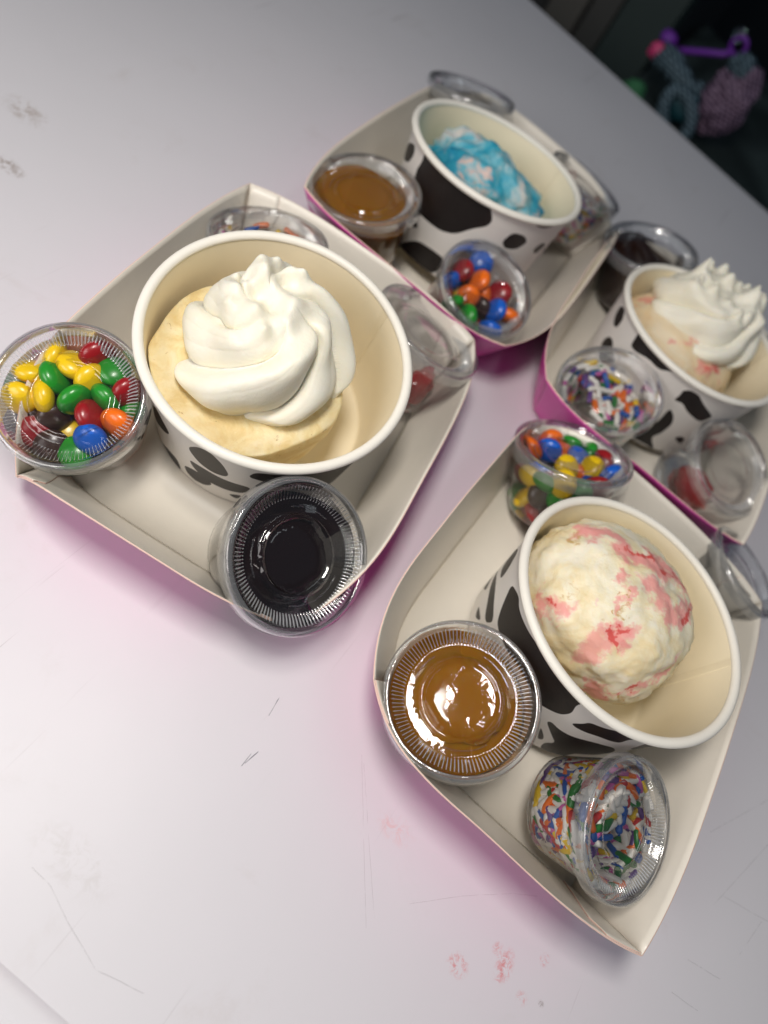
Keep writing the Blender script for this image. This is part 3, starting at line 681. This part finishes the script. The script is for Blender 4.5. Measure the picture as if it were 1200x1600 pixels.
def scoop(off, rx, ry, rz, seed, lump, fine, sub=6, flat=None):
    bm = bmesh.new(); bmesh.ops.create_icosphere(bm, subdivisions=sub, radius=1)
    V = []
    for v in bm.verts:
        n_ = v.co.normalized(); q = n_ * 1.15 + Vector((seed, seed * .37, -seed))
        k = 1 + lump * fbm(q, 3) + lump * .55 * (abs(noise.noise(q * 3.1)) - .3) + fine * fbm(q * 7, 4, 1, .6) + fine * 1.2 * max(0, noise.noise(q * 11)) ** 2
        p = Vector((n_.x * rx * k, n_.y * ry * k, n_.z * rz * k + rz))
        V.append(inside_bowl(p, off))
    bm.verts.index_update(); F = [tuple(v.index for v in f.verts) for f in bm.faces]; bm.free()
    return V, F
off = (-6, 8, 6.4); V, F = scoop(off, 42, 42, 33, 5.7, .075, .016)
one('ice_cream_scoop', 'B', off, V, F, M_STRAW, 'round creamy ice cream scoop streaked with pink and red', 'ice cream', 'ice cream scoops in the bowls')
off = (-4, 9, 6.4); V, F = scoop(off, 44, 34, 25, 9.3, .24, .016)
one('ice_cream_scoop', 'C', off, V, F, M_BLUE, 'ragged bright blue ice cream with pale patches', 'ice cream', 'ice cream scoops in the bowls')
off = (-6, 4, 6.4); V, F = scoop(off, 43, 40, 26, 14.1, .05, .010)
one('ice_cream_scoop', 'D', off, V, F, M_STRAW2, 'smooth pale ice cream with a strawberry swirl under ruffled cream', 'ice cream', 'ice cream scoops in the bowls')
r8 = random.Random(8)
V, F = cream(35, 27, 7, -2.0, 8, .18, [(r8.gauss(0, 15), r8.gauss(0, 15), r8.uniform(3, 8), r8.uniform(2.2, 5)) for _ in range(26)], 1.6)
one('whipped_cream', 'D', (-3, 20, 49), V, F, M_CREAM, 'ruffled whipped cream on the strawberry swirl ice cream at the right', 'whipped cream', 'whipped cream toppings')

# ------------------------------------------------------------------ clear portion cups and lids
HP, RPB, RPT = 38.0, 22.5, 29.4
pot_prof = [(0, .9), (12, .9), (19.5, .9), (20.5, .25), (21.6, 0), (22.5, .6), (23.0, 2.5), (24.6, 12), (26.4, 22), (28.0, 31), (28.2, 32.4), (29.2, 33.0), (29.4, 37.2), (30.6, 37.6), (30.9, 36.8)]
def pot_mesh():
    V, F = lathe(pot_prof, 120); me = mesh_obj('cup_body', V, F, M_POT); d = me.data; bpy.data.objects.remove(me); return d
NR = 108 * 4
lid_prof = [(31.1, 31.6), (31.5, 32.2), (31.2, 36.4), (31.0, 38.0), (30.5, 39.1), (29.9, 39.5), (28.6, 39.55), (27.9, 39.2), (27.5, 38.5), (27.3, 38.0),
            (26.6, 37.3), (25.4, 36.6), (24.2, 35.9), (23.1, 35.2), (22.4, 34.85), (21.2, 34.8), (17.4, 34.8), (16.5, 35.0), (16.1, 35.7), (15.5, 35.9), (14.8, 35.7), (14.4, 35.1), (13.2, 34.95), (6, 34.95), (0, 34.95)]
def rib(k, i, a):
    if 10 <= k <= 13:
        w_ = (.5, 1, 1, .6)[k - 10]
        return .55 * w_ * math.sin(108 * a)
    if 1 <= k <= 2: return 0
    return 0
def lid_mesh():
    V, F = lathe(lid_prof, NR, rib); o = mesh_obj('lid', V, F, M_LID); d = o.data; bpy.data.objects.remove(o); return d
POT_ME, LID_ME = pot_mesh(), lid_mesh()
LID_ME.materials.append(M_LIDRIM); LID_ME.materials.append(M_RIBGLINT)
LID_ME.polygons.foreach_set('material_index', [1 if math.hypot(p.center.x, p.center.y) > .0283 else (2 if .0226 < math.hypot(p.center.x, p.center.y) < .0270 and p.index % 4 == 0 else 0) for p in LID_ME.polygons])  # rim faces hazier; rib crests take the painted glint
# small marks moulded on the lid
def mark_mesh():
    V = []; F = []
    for (r, a0, a1) in ((19.4, .3, 1.15), (19.4, 2.2, 3.0), (19.4, 4.0, 5.3)):
        v, f = tube([(r * math.cos(a), r * math.sin(a), 34.95) for a in np.linspace(a0, a1, 18)], .28, 6)
        f = [tuple(i + len(V) for i in q) for q in f]; V += v; F += f
    o = mesh_obj('moulded_mark', V, F, M_LID); d = o.data; bpy.data.objects.remove(o); return d
MARK_ME = mark_mesh()
pots = {}
def make_pot(key, label, spin):
    b, n, s = DATA['pots'][key]
    t = thing('portion_cup', label, 'cup', frame(b, n, 0, s), 'clear lidded portion cups')
    bd = link('cup_body', POT_ME, t); ld = link('lid', LID_ME, t); ld.rotation_euler.z = spin
    mk = link('moulded_mark', MARK_ME, ld)
    pots[key] = t
    return t
PL = dict(A1='clear lidded cup of bright round candies in the front corner of the cream swirl tray',
          A2='clear lidded cup of near-black syrup in front of the cream swirl bowl',
          A3='clear lidded cup with a few sprinkles half hidden behind the cream swirl bowl',
          A4='nearly empty clear lidded cup with a red smear, right of the cream swirl bowl',
          B1='clear lidded cup of mixed candies behind the pink-streaked ice cream bowl',
          B2='clear lidded cup of amber caramel nearest the camera',
          B3='clear cup packed with rainbow sprinkles leaning in the nearest tray corner',
          B4='empty clear lidded cup cut by the right edge behind the pink-streaked scoop',
          C1='clear lidded cup of caramel left of the blue ice cream bowl',
          C2='clear lidded cup of candies in front of the blue ice cream bowl',
          C3='clear lid of the cup behind the blue ice cream bowl',
          C4='clear lidded sprinkle cup on the far right side of the blue ice cream bowl',
          D1='clear lidded cup of dark chocolate sauce behind the ruffled cream bowl',
          D2='clear lidded cup of sprinkles left of the ruffled cream bowl',
          D3='clear lidded cup with a little red syrup in front of the ruffled cream bowl',
          D4='clear lidded cup of dark sauce right of the ruffled cream at the picture edge')
for i, (k, l) in enumerate(PL.items()):
    make_pot(k, l, i * 1.37)

def rin(z): return 22.2 + (28.0 - 22.2) * z / 31.5 - .35
def fill(key, level, mat, name, label, group=None):
    """sauce: the inside of the cup up to a level (world mm above the cup base centre), its surface horizontal"""
    t = pots[key]; b, n, s = DATA['pots'][key]
    V, F = lathe([(0, 1.2), (20, 1.2)] + [(rin(z), z) for z in (1.3, 4, 8, 12, 16, 20, 24, 28, 31, 33.5)] + [(0, 33.6)], 96)
    bm = bmesh.new(); vs = [bm.verts.new(v) for v in V]
    for f in F: bm.faces.new([vs[i] for i in f])
    up = (t.matrix_world.to_3x3().normalized().inverted() @ Vector((0, 0, 1))).normalized()
    pt = up * level
    r = bmesh.ops.bisect_plane(bm, geom=list(bm.verts) + list(bm.edges) + list(bm.faces), plane_co=pt, plane_no=up, clear_outer=True)
    ed = [e for e in r['geom_cut'] if isinstance(e, bmesh.types.BMEdge)]
    loop = bmesh.ops.contextual_create(bm, geom=ed)
    bmesh.ops.triangulate(bm, faces=[f for f in bm.faces if len(f.verts) > 4])
    bm.normal_update(); bm.verts.index_update()
    V = [tuple(v.co) for v in bm.verts]; F = [tuple(v.index for v in f.verts) for f in bm.faces]; bm.free()
    o = mesh_obj(name, V, F, mat); o.matrix_world = t.matrix_world.copy()
    for p in o.data.polygons:
        p.use_smooth = p.normal.dot(up) < .95
    return tag(o, label, 'sauce', group)
fill('A2', 30.5, M_SYRUP, 'syrup', 'near-black syrup in the cup before the cream swirl bowl', 'sauces in the cups')
fill('B2', 32.3, M_CARAMEL, 'caramel_sauce', 'amber caramel in the cup nearest the camera', 'sauces in the cups')
fill('C1', 30.5, M_CARAMEL, 'caramel_sauce', 'caramel in the cup left of the blue ice cream bowl', 'sauces in the cups')
fill('D1', 27, M_CHOC, 'chocolate_sauce', 'dark chocolate sauce in the cup behind the ruffled cream', 'sauces in the cups')
fill('D4', 27, M_SYRUP, 'syrup', 'dark sauce in the cup at the right picture edge', 'sauces in the cups')
def film(key, parent, mat, seed, rad):
    n_ = 90; V = [(0, 0, 34.7)]; F = []
    for ring, z in ((.5, 34.7), (1, 34.68), (1.0, 34.2)):
        for i in range(n_):
            a = 2 * math.pi * i / n_
            rr = rad * ring * (1 + .16 * noise.noise((math.cos(a) * 1.6 + seed, math.sin(a) * 1.6, 0)) + .05 * noise.noise((math.cos(a) * 7, math.sin(a) * 7 + seed, 2)))
            V.append((rr * math.cos(a), rr * math.sin(a), z))
    for i in range(n_):
        k = (i + 1) % n_
        F += [(0, 1 + i, 1 + k), (1 + i, 1 + n_ + i, 1 + n_ + k, 1 + k), (1 + n_ + i, 1 + 2 * n_ + i, 1 + 2 * n_ + k, 1 + n_ + k)]
    o = mesh_obj('sauce_film', V, F, mat, parent)
    return o
film('B2', bpy.data.objects['caramel_sauce'], M_CARAMEL, 3.7, 17.5)
film('A2', bpy.data.objects['syrup'], M_SYRUP, 5.1, 16.5)
def red_lump(key, x, y, z, rx, ry, rz, seed, label):
    V, F = blob(x, y, z, rx, ry, rz, seed, .3, 4, 2.2)
    W_ = []
    for v in V:
        v = Vector(v); v.z = max(v.z, 1.3); r = math.hypot(v.x, v.y); m_ = rin(v.z) - .2
        if r > m_: v.x *= m_ / r; v.y *= m_ / r
        W_.append(v)
    o = mesh_obj('red_syrup', W_, F, M_RED); o.matrix_world = pots[key].matrix_world.copy(); return tag(o, label, 'sauce', 'sauces in the cups')
red_lump('D3', 8, -1, 4, 15, 14, 7, 3.3, 'little pool of red syrup in the cup before the ruffled cream bowl')
red_lump('A4', 14, 3, 9, 7, 10, 13, 6.1, 'red smear inside the nearly empty cup right of the cream swirl bowl')

# ------------------------------------------------------------------ candies
def candy_mesh(k):
    bm = bmesh.new(); bmesh.ops.create_uvsphere(bm, u_segments=28, v_segments=16, radius=1)
    V = [(v.co.x * 6.9, v.co.y * 6.9, math.copysign(abs(v.co.z) ** .92, v.co.z) * 4.0) for v in bm.verts]
    bm.verts.index_update(); F = [tuple(v.index for v in f.verts) for f in bm.faces]; bm.free()
    o = mesh_obj('candy', V, F, M_CAND[k]); d = o.data; bpy.data.objects.remove(o); return d
CM = {k: candy_mesh(k) for k in CAND}
WHERE = dict(A1='in the cup at the left edge', B1='in the cup behind the pink-streaked scoop', C2='in the cup before the blue ice cream')
def place_candies(key, seed):
    r = random.Random(seed); t = pots[key]
    seen = [(c, np.array((x, y, min(z, 29.6))), l) for (c, x, y, z), l in zip(DATA['cand'][key], CLAB[key])]
    P = [p for _, p, _ in seen]; fix = len(P)
    extra = []
    for k in range(26):
        z = r.uniform(5, 22); a = r.uniform(0, 6.28); q = (rin(z) - 6) * math.sqrt(r.random()) * .95
        P.append(np.array((q * math.cos(a), q * math.sin(a), z))); extra.append(r.choice('YGROBNNR'))
    P = np.array(P); Dm = 9.4
    mob = np.array([.35] * fix + [1.0] * 26)
    for it in range(140):
        d = P[:, None] - P[None]; L = np.linalg.norm(d, axis=2) + 1e-6; ov = np.clip(Dm - L, 0, None); np.fill_diagonal(ov, 0)
        wgt = mob[:, None] / (mob[:, None] + mob[None])
        P = P + (d / L[..., None] * (ov * wgt)[..., None]).sum(1) * .45
        P[:, 2] = np.clip(P[:, 2], 5.5, 30.2)
        rr = np.hypot(P[:, 0], P[:, 1]); mx = np.array([rin(z) - 5.9 for z in P[:, 2]]); k_ = np.minimum(1, mx / np.maximum(rr, 1e-6)); P[:, :2] *= k_[:, None]
    camv = (t.matrix_world.inverted() @ cam.matrix_world.translation).normalized()
    for i, p in enumerate(P):
        c = seen[i][0] if i < fix else extra[i - fix]
        lab = seen[i][2] if i < fix else '%s candy lying low %s' % (CAND[c][0], WHERE[key])
        o = link('candy', CM[c])
        ax = Vector((r.gauss(0, 1), r.gauss(0, 1), r.gauss(0, 1))).normalized()
        if i < fix: ax = (camv * .75 + ax).normalized()
        o.matrix_world = t.matrix_world @ Matrix.Translation(Vector(p) * S) @ ax.to_track_quat('Z', 'Y').to_matrix().to_4x4() @ Matrix.Scale(r.uniform(1.0, 1.14), 4)
        tag(o, lab, 'candy', 'candies ' + WHERE[key])
CLAB = dict(
 A1=['yellow candy against the top of the left cup lid', 'pale yellow candy at the upper left of the left cup', 'green candy above the big yellow one in the left cup', 'upper yellow candy at the middle of the left cup', 'tilted yellow candy right of the middle of the left cup', 'dark red candy at the top right of the left cup', 'green candy on edge at the right of the left cup', 'dark red candy wedged between yellow and green in the left cup', 'big round yellow candy facing up in the left cup', 'yellow candy cut by the left edge of the picture', 'big round green candy in the middle of the left cup', 'dark red candy below the big green one in the left cup', 'small green candy right of the big green one in the left cup', 'dark red candy by the right wall of the left cup', 'orange candy by the lower right wall of the left cup', 'blue candy under the ribbed lid ring of the left cup', 'brown candy below the big round yellow one in the left cup', 'brown candy at the lower left of the left cup', 'green candy under the ribbed front of the left cup lid', 'red candy under the ribbed lower left of the left cup lid', 'brown candy at the front wall of the left cup', 'green candy peeking left of the big yellow one in the left cup', 'green candy below the red one at the right of the left cup'],
 B1=['orange candy at the left rim of the candy cup behind the pink-streaked scoop', 'orange candy at the top left of the cup behind the pink-streaked scoop', 'blue candy between two orange ones in the cup behind the pink-streaked scoop', 'big orange candy in the middle of the cup behind the pink-streaked scoop', 'blue candy under the lid middle behind the pink-streaked scoop', 'green candy at the top right of the cup behind the pink-streaked scoop', 'green candy at the far rim of the cup behind the pink-streaked scoop', 'big yellow candy at the lid front behind the pink-streaked scoop', 'small yellow candy beside the big yellow one behind the pink-streaked scoop', 'dark red candy at the right rim of the cup behind the pink-streaked scoop', 'blue candy at the lower right rim of the cup behind the pink-streaked scoop', 'brown candy below the orange ones behind the pink-streaked scoop', 'round yellow candy against the cup wall behind the pink-streaked scoop', 'yellow candy under the lid rim behind the pink-streaked scoop', 'green candy at the left wall of the cup behind the pink-streaked scoop', 'little yellow candy low in the cup behind the pink-streaked scoop', 'green candy lowest at the left of the cup behind the pink-streaked scoop', 'red candy low against the bowl rim behind the pink-streaked scoop', 'green candy touching the bowl rim behind the pink-streaked scoop', 'green candy right of middle by the rim behind the pink-streaked scoop', 'red candy at the upper left wall behind the pink-streaked scoop', 'red candy at the lower right wall behind the pink-streaked scoop'],
 C2=['top blue candy in the cup before the blue ice cream', 'red candy left of the top blue one before the blue ice cream', 'blue candy at the left wall before the blue ice cream', 'big orange candy in the cup before the blue ice cream', 'orange candy at the lower left before the blue ice cream', 'small orange candy under the big one before the blue ice cream', 'red candy at the right before the blue ice cream', 'green candy at the left before the blue ice cream', 'green candy at the bottom before the blue ice cream', 'big blue candy at the lower right before the blue ice cream', 'orange candy at the right wall before the blue ice cream', 'lowest blue candy in the cup before the blue ice cream', 'brown candy in the gap before the blue ice cream', 'red candy at the far left wall before the blue ice cream'])
for i, k in enumerate(('A1', 'B1', 'C2')):
    place_candies(k, 40 + i)

# ------------------------------------------------------------------ sprinkles
def capsule(bend=0.0, L=5.2, r=1.28, n=8):
    pts = [(0, bend * (1 - (x / (L / 2)) ** 2), x) for x in np.linspace(-L / 2, L / 2, 5)]
    pts = [(0, pts[0][1], -L / 2 - r * .85), (0, pts[0][1], -L / 2 - r * .5)] + pts + [(0, pts[-1][1], L / 2 + r * .5), (0, pts[-1][1], L / 2 + r * .85)]
    rad = [.3, .8, 1, 1, 1, 1, 1, .8, .3]
    V = []; F = []
    for (x, y, z), k in zip(pts, rad):
        for i in range(n): V.append((x + r * k * math.cos(6.2832 * i / n), y + r * k * math.sin(6.2832 * i / n), z))
    F = grid_faces(n, 9, True) + [tuple(range(n))[::-1], tuple(8 * n + i for i in range(n))]
    return V, F
SHAPES = [capsule(.0), capsule(.35, 5.6), capsule(.1, 4.2), capsule(.5, 6.2, 1.2)]
SM = {}
for c in SPR:
    for i, (V, F) in enumerate(SHAPES):
        o = mesh_obj('sprinkle', V, F, M_SPR[c]); SM[c, i] = o.data; bpy.data.objects.remove(o)
CW = ['white'] * 19 + ['orange'] * 4 + ['green'] * 4 + ['pink'] * 3 + ['yellow'] * 3 + ['blue'] * 3 + ['red'] * 2 + ['purple'] * 2
def sprinkles(key, level, n_single, n_stuff, where, seed, tilt=None, dmin=2.5):
    t = pots[key]; r = random.Random(seed)
    up = (t.matrix_world.to_3x3().normalized().inverted() @ Vector((0, 0, 1))).normalized()
    camv = (t.matrix_world.inverted() @ cam.matrix_world.translation) / S
    pts = []; tries = 0; want = n_single + n_stuff
    grid = {}
    while len(pts) < want and tries < want * 60:
        tries += 1
        z = r.uniform(3.4, 31.6); a = r.uniform(0, 6.2832); R_ = rin(z) - 2.3
        q = R_ if r.random() < .62 else R_ * math.sqrt(r.random())
        p = Vector((q * math.cos(a), q * math.sin(a), z)); hgt = p.dot(up)
        bumpy = level + 2.0 * noise.noise(Vector((p.x * .12, p.y * .12, seed)))
        if hgt > bumpy or z > 33: continue
        if q < R_ * .93 and hgt < bumpy - 3.4: continue
        ok = True; c0 = (int(p.x // 3), int(p.y // 3), int(p.z // 3))
        for dx in (-1, 0, 1):
            for dy in (-1, 0, 1):
                for dz in (-1, 0, 1):
                    for g in grid.get((c0[0] + dx, c0[1] + dy, c0[2] + dz), ()):
                        if (g - p).length < dmin: ok = False
        if not ok: continue
        grid.setdefault(c0, []).append(p)
        top = hgt > bumpy - 3.4
        nrm = up if top else Vector((math.cos(a), math.sin(a), -.2)).normalized()
        d = Vector((r.gauss(0, 1), r.gauss(0, 1), r.gauss(0, 1))); d = (d - nrm * d.dot(nrm) * .95).normalized()
        wallp = Vector((math.cos(a), math.sin(a), -.18)).normalized()
        for tr in range(10):
            ends = [p + d * s for s in (4.6, -4.6)]
            if all(math.hypot(e.x, e.y) < rin(max(1, e.z)) - 1.7 and 2.6 < e.z < 32.4 for e in ends): break
            d = Vector((r.gauss(0, 1), r.gauss(0, 1), r.gauss(0, .6)))
            if q > R_ * .6: d -= wallp * d.dot(wallp)
            d = (d - nrm * d.dot(nrm) * .95).normalized()
        else:
            d = Vector((-math.sin(a), math.cos(a), 0)); p = p - Vector((math.cos(a), math.sin(a), 0)) * .5
        if q > R_ * .93: p = p - Vector((math.cos(a), math.sin(a), 0)) * .1
        vis = (camv - p).normalized().dot(nrm) + (.5 if top else 0)
        pts.append((vis, p, d))
    pts.sort(key=lambda e: -e[0])
    acc = {}
    for i, (vis, p, d) in enumerate(pts):
        c = r.choice(CW); s_ = r.randrange(4)
        m = Matrix.Translation(p * S) @ d.to_track_quat('Z', 'Y').to_matrix().to_4x4() @ Matrix.Rotation(r.uniform(0, 6.28), 4, 'Z') @ Matrix.Scale(r.uniform(1.15, 1.45), 4)
        if i < n_single:
            o = link('sprinkle', SM[c, s_]); o.matrix_world = t.matrix_world @ m
            tag(o, '%s sugar sprinkle %s' % (c, where), 'sprinkle', '%s sprinkles %s' % (c, where))
        else:
            acc.setdefault(c, []).append((s_, m))
    if acc:
        V = []; F = []; MI = []; names = list(acc)
        for ci, c in enumerate(names):
            for s_, m in acc[c]:
                v, f = SHAPES[s_]; k = len(V)
                V += [tuple((m @ (Vector(x) * S)) / S) for x in v]; F += [tuple(i + k for i in q) for q in f]; MI += [ci] * len(f)
        o = mesh_obj('sprinkle_heap', V, F, [M_SPR[c] for c in names]); o.data.polygons.foreach_set('material_index', MI)
        o.matrix_world = t.matrix_world.copy(); o['kind'] = 'stuff'; tag(o, 'mixed sugar sprinkles filling up the cup %s' % where[3:], 'sprinkles')
sprinkles('B3', 32.0, 180, 420, 'in the leaning cup of the nearest tray', 21)
sprinkles('D2', 28.0, 80, 330, 'in the cup left of the ruffled cream', 22)
sprinkles('A3', 31.5, 40, 80, 'in the cup behind the cream swirl bowl', 23, dmin=3.0)
sprinkles('C4', 31.5, 0, 420, 'in the far cup beside the blue ice cream', 24)
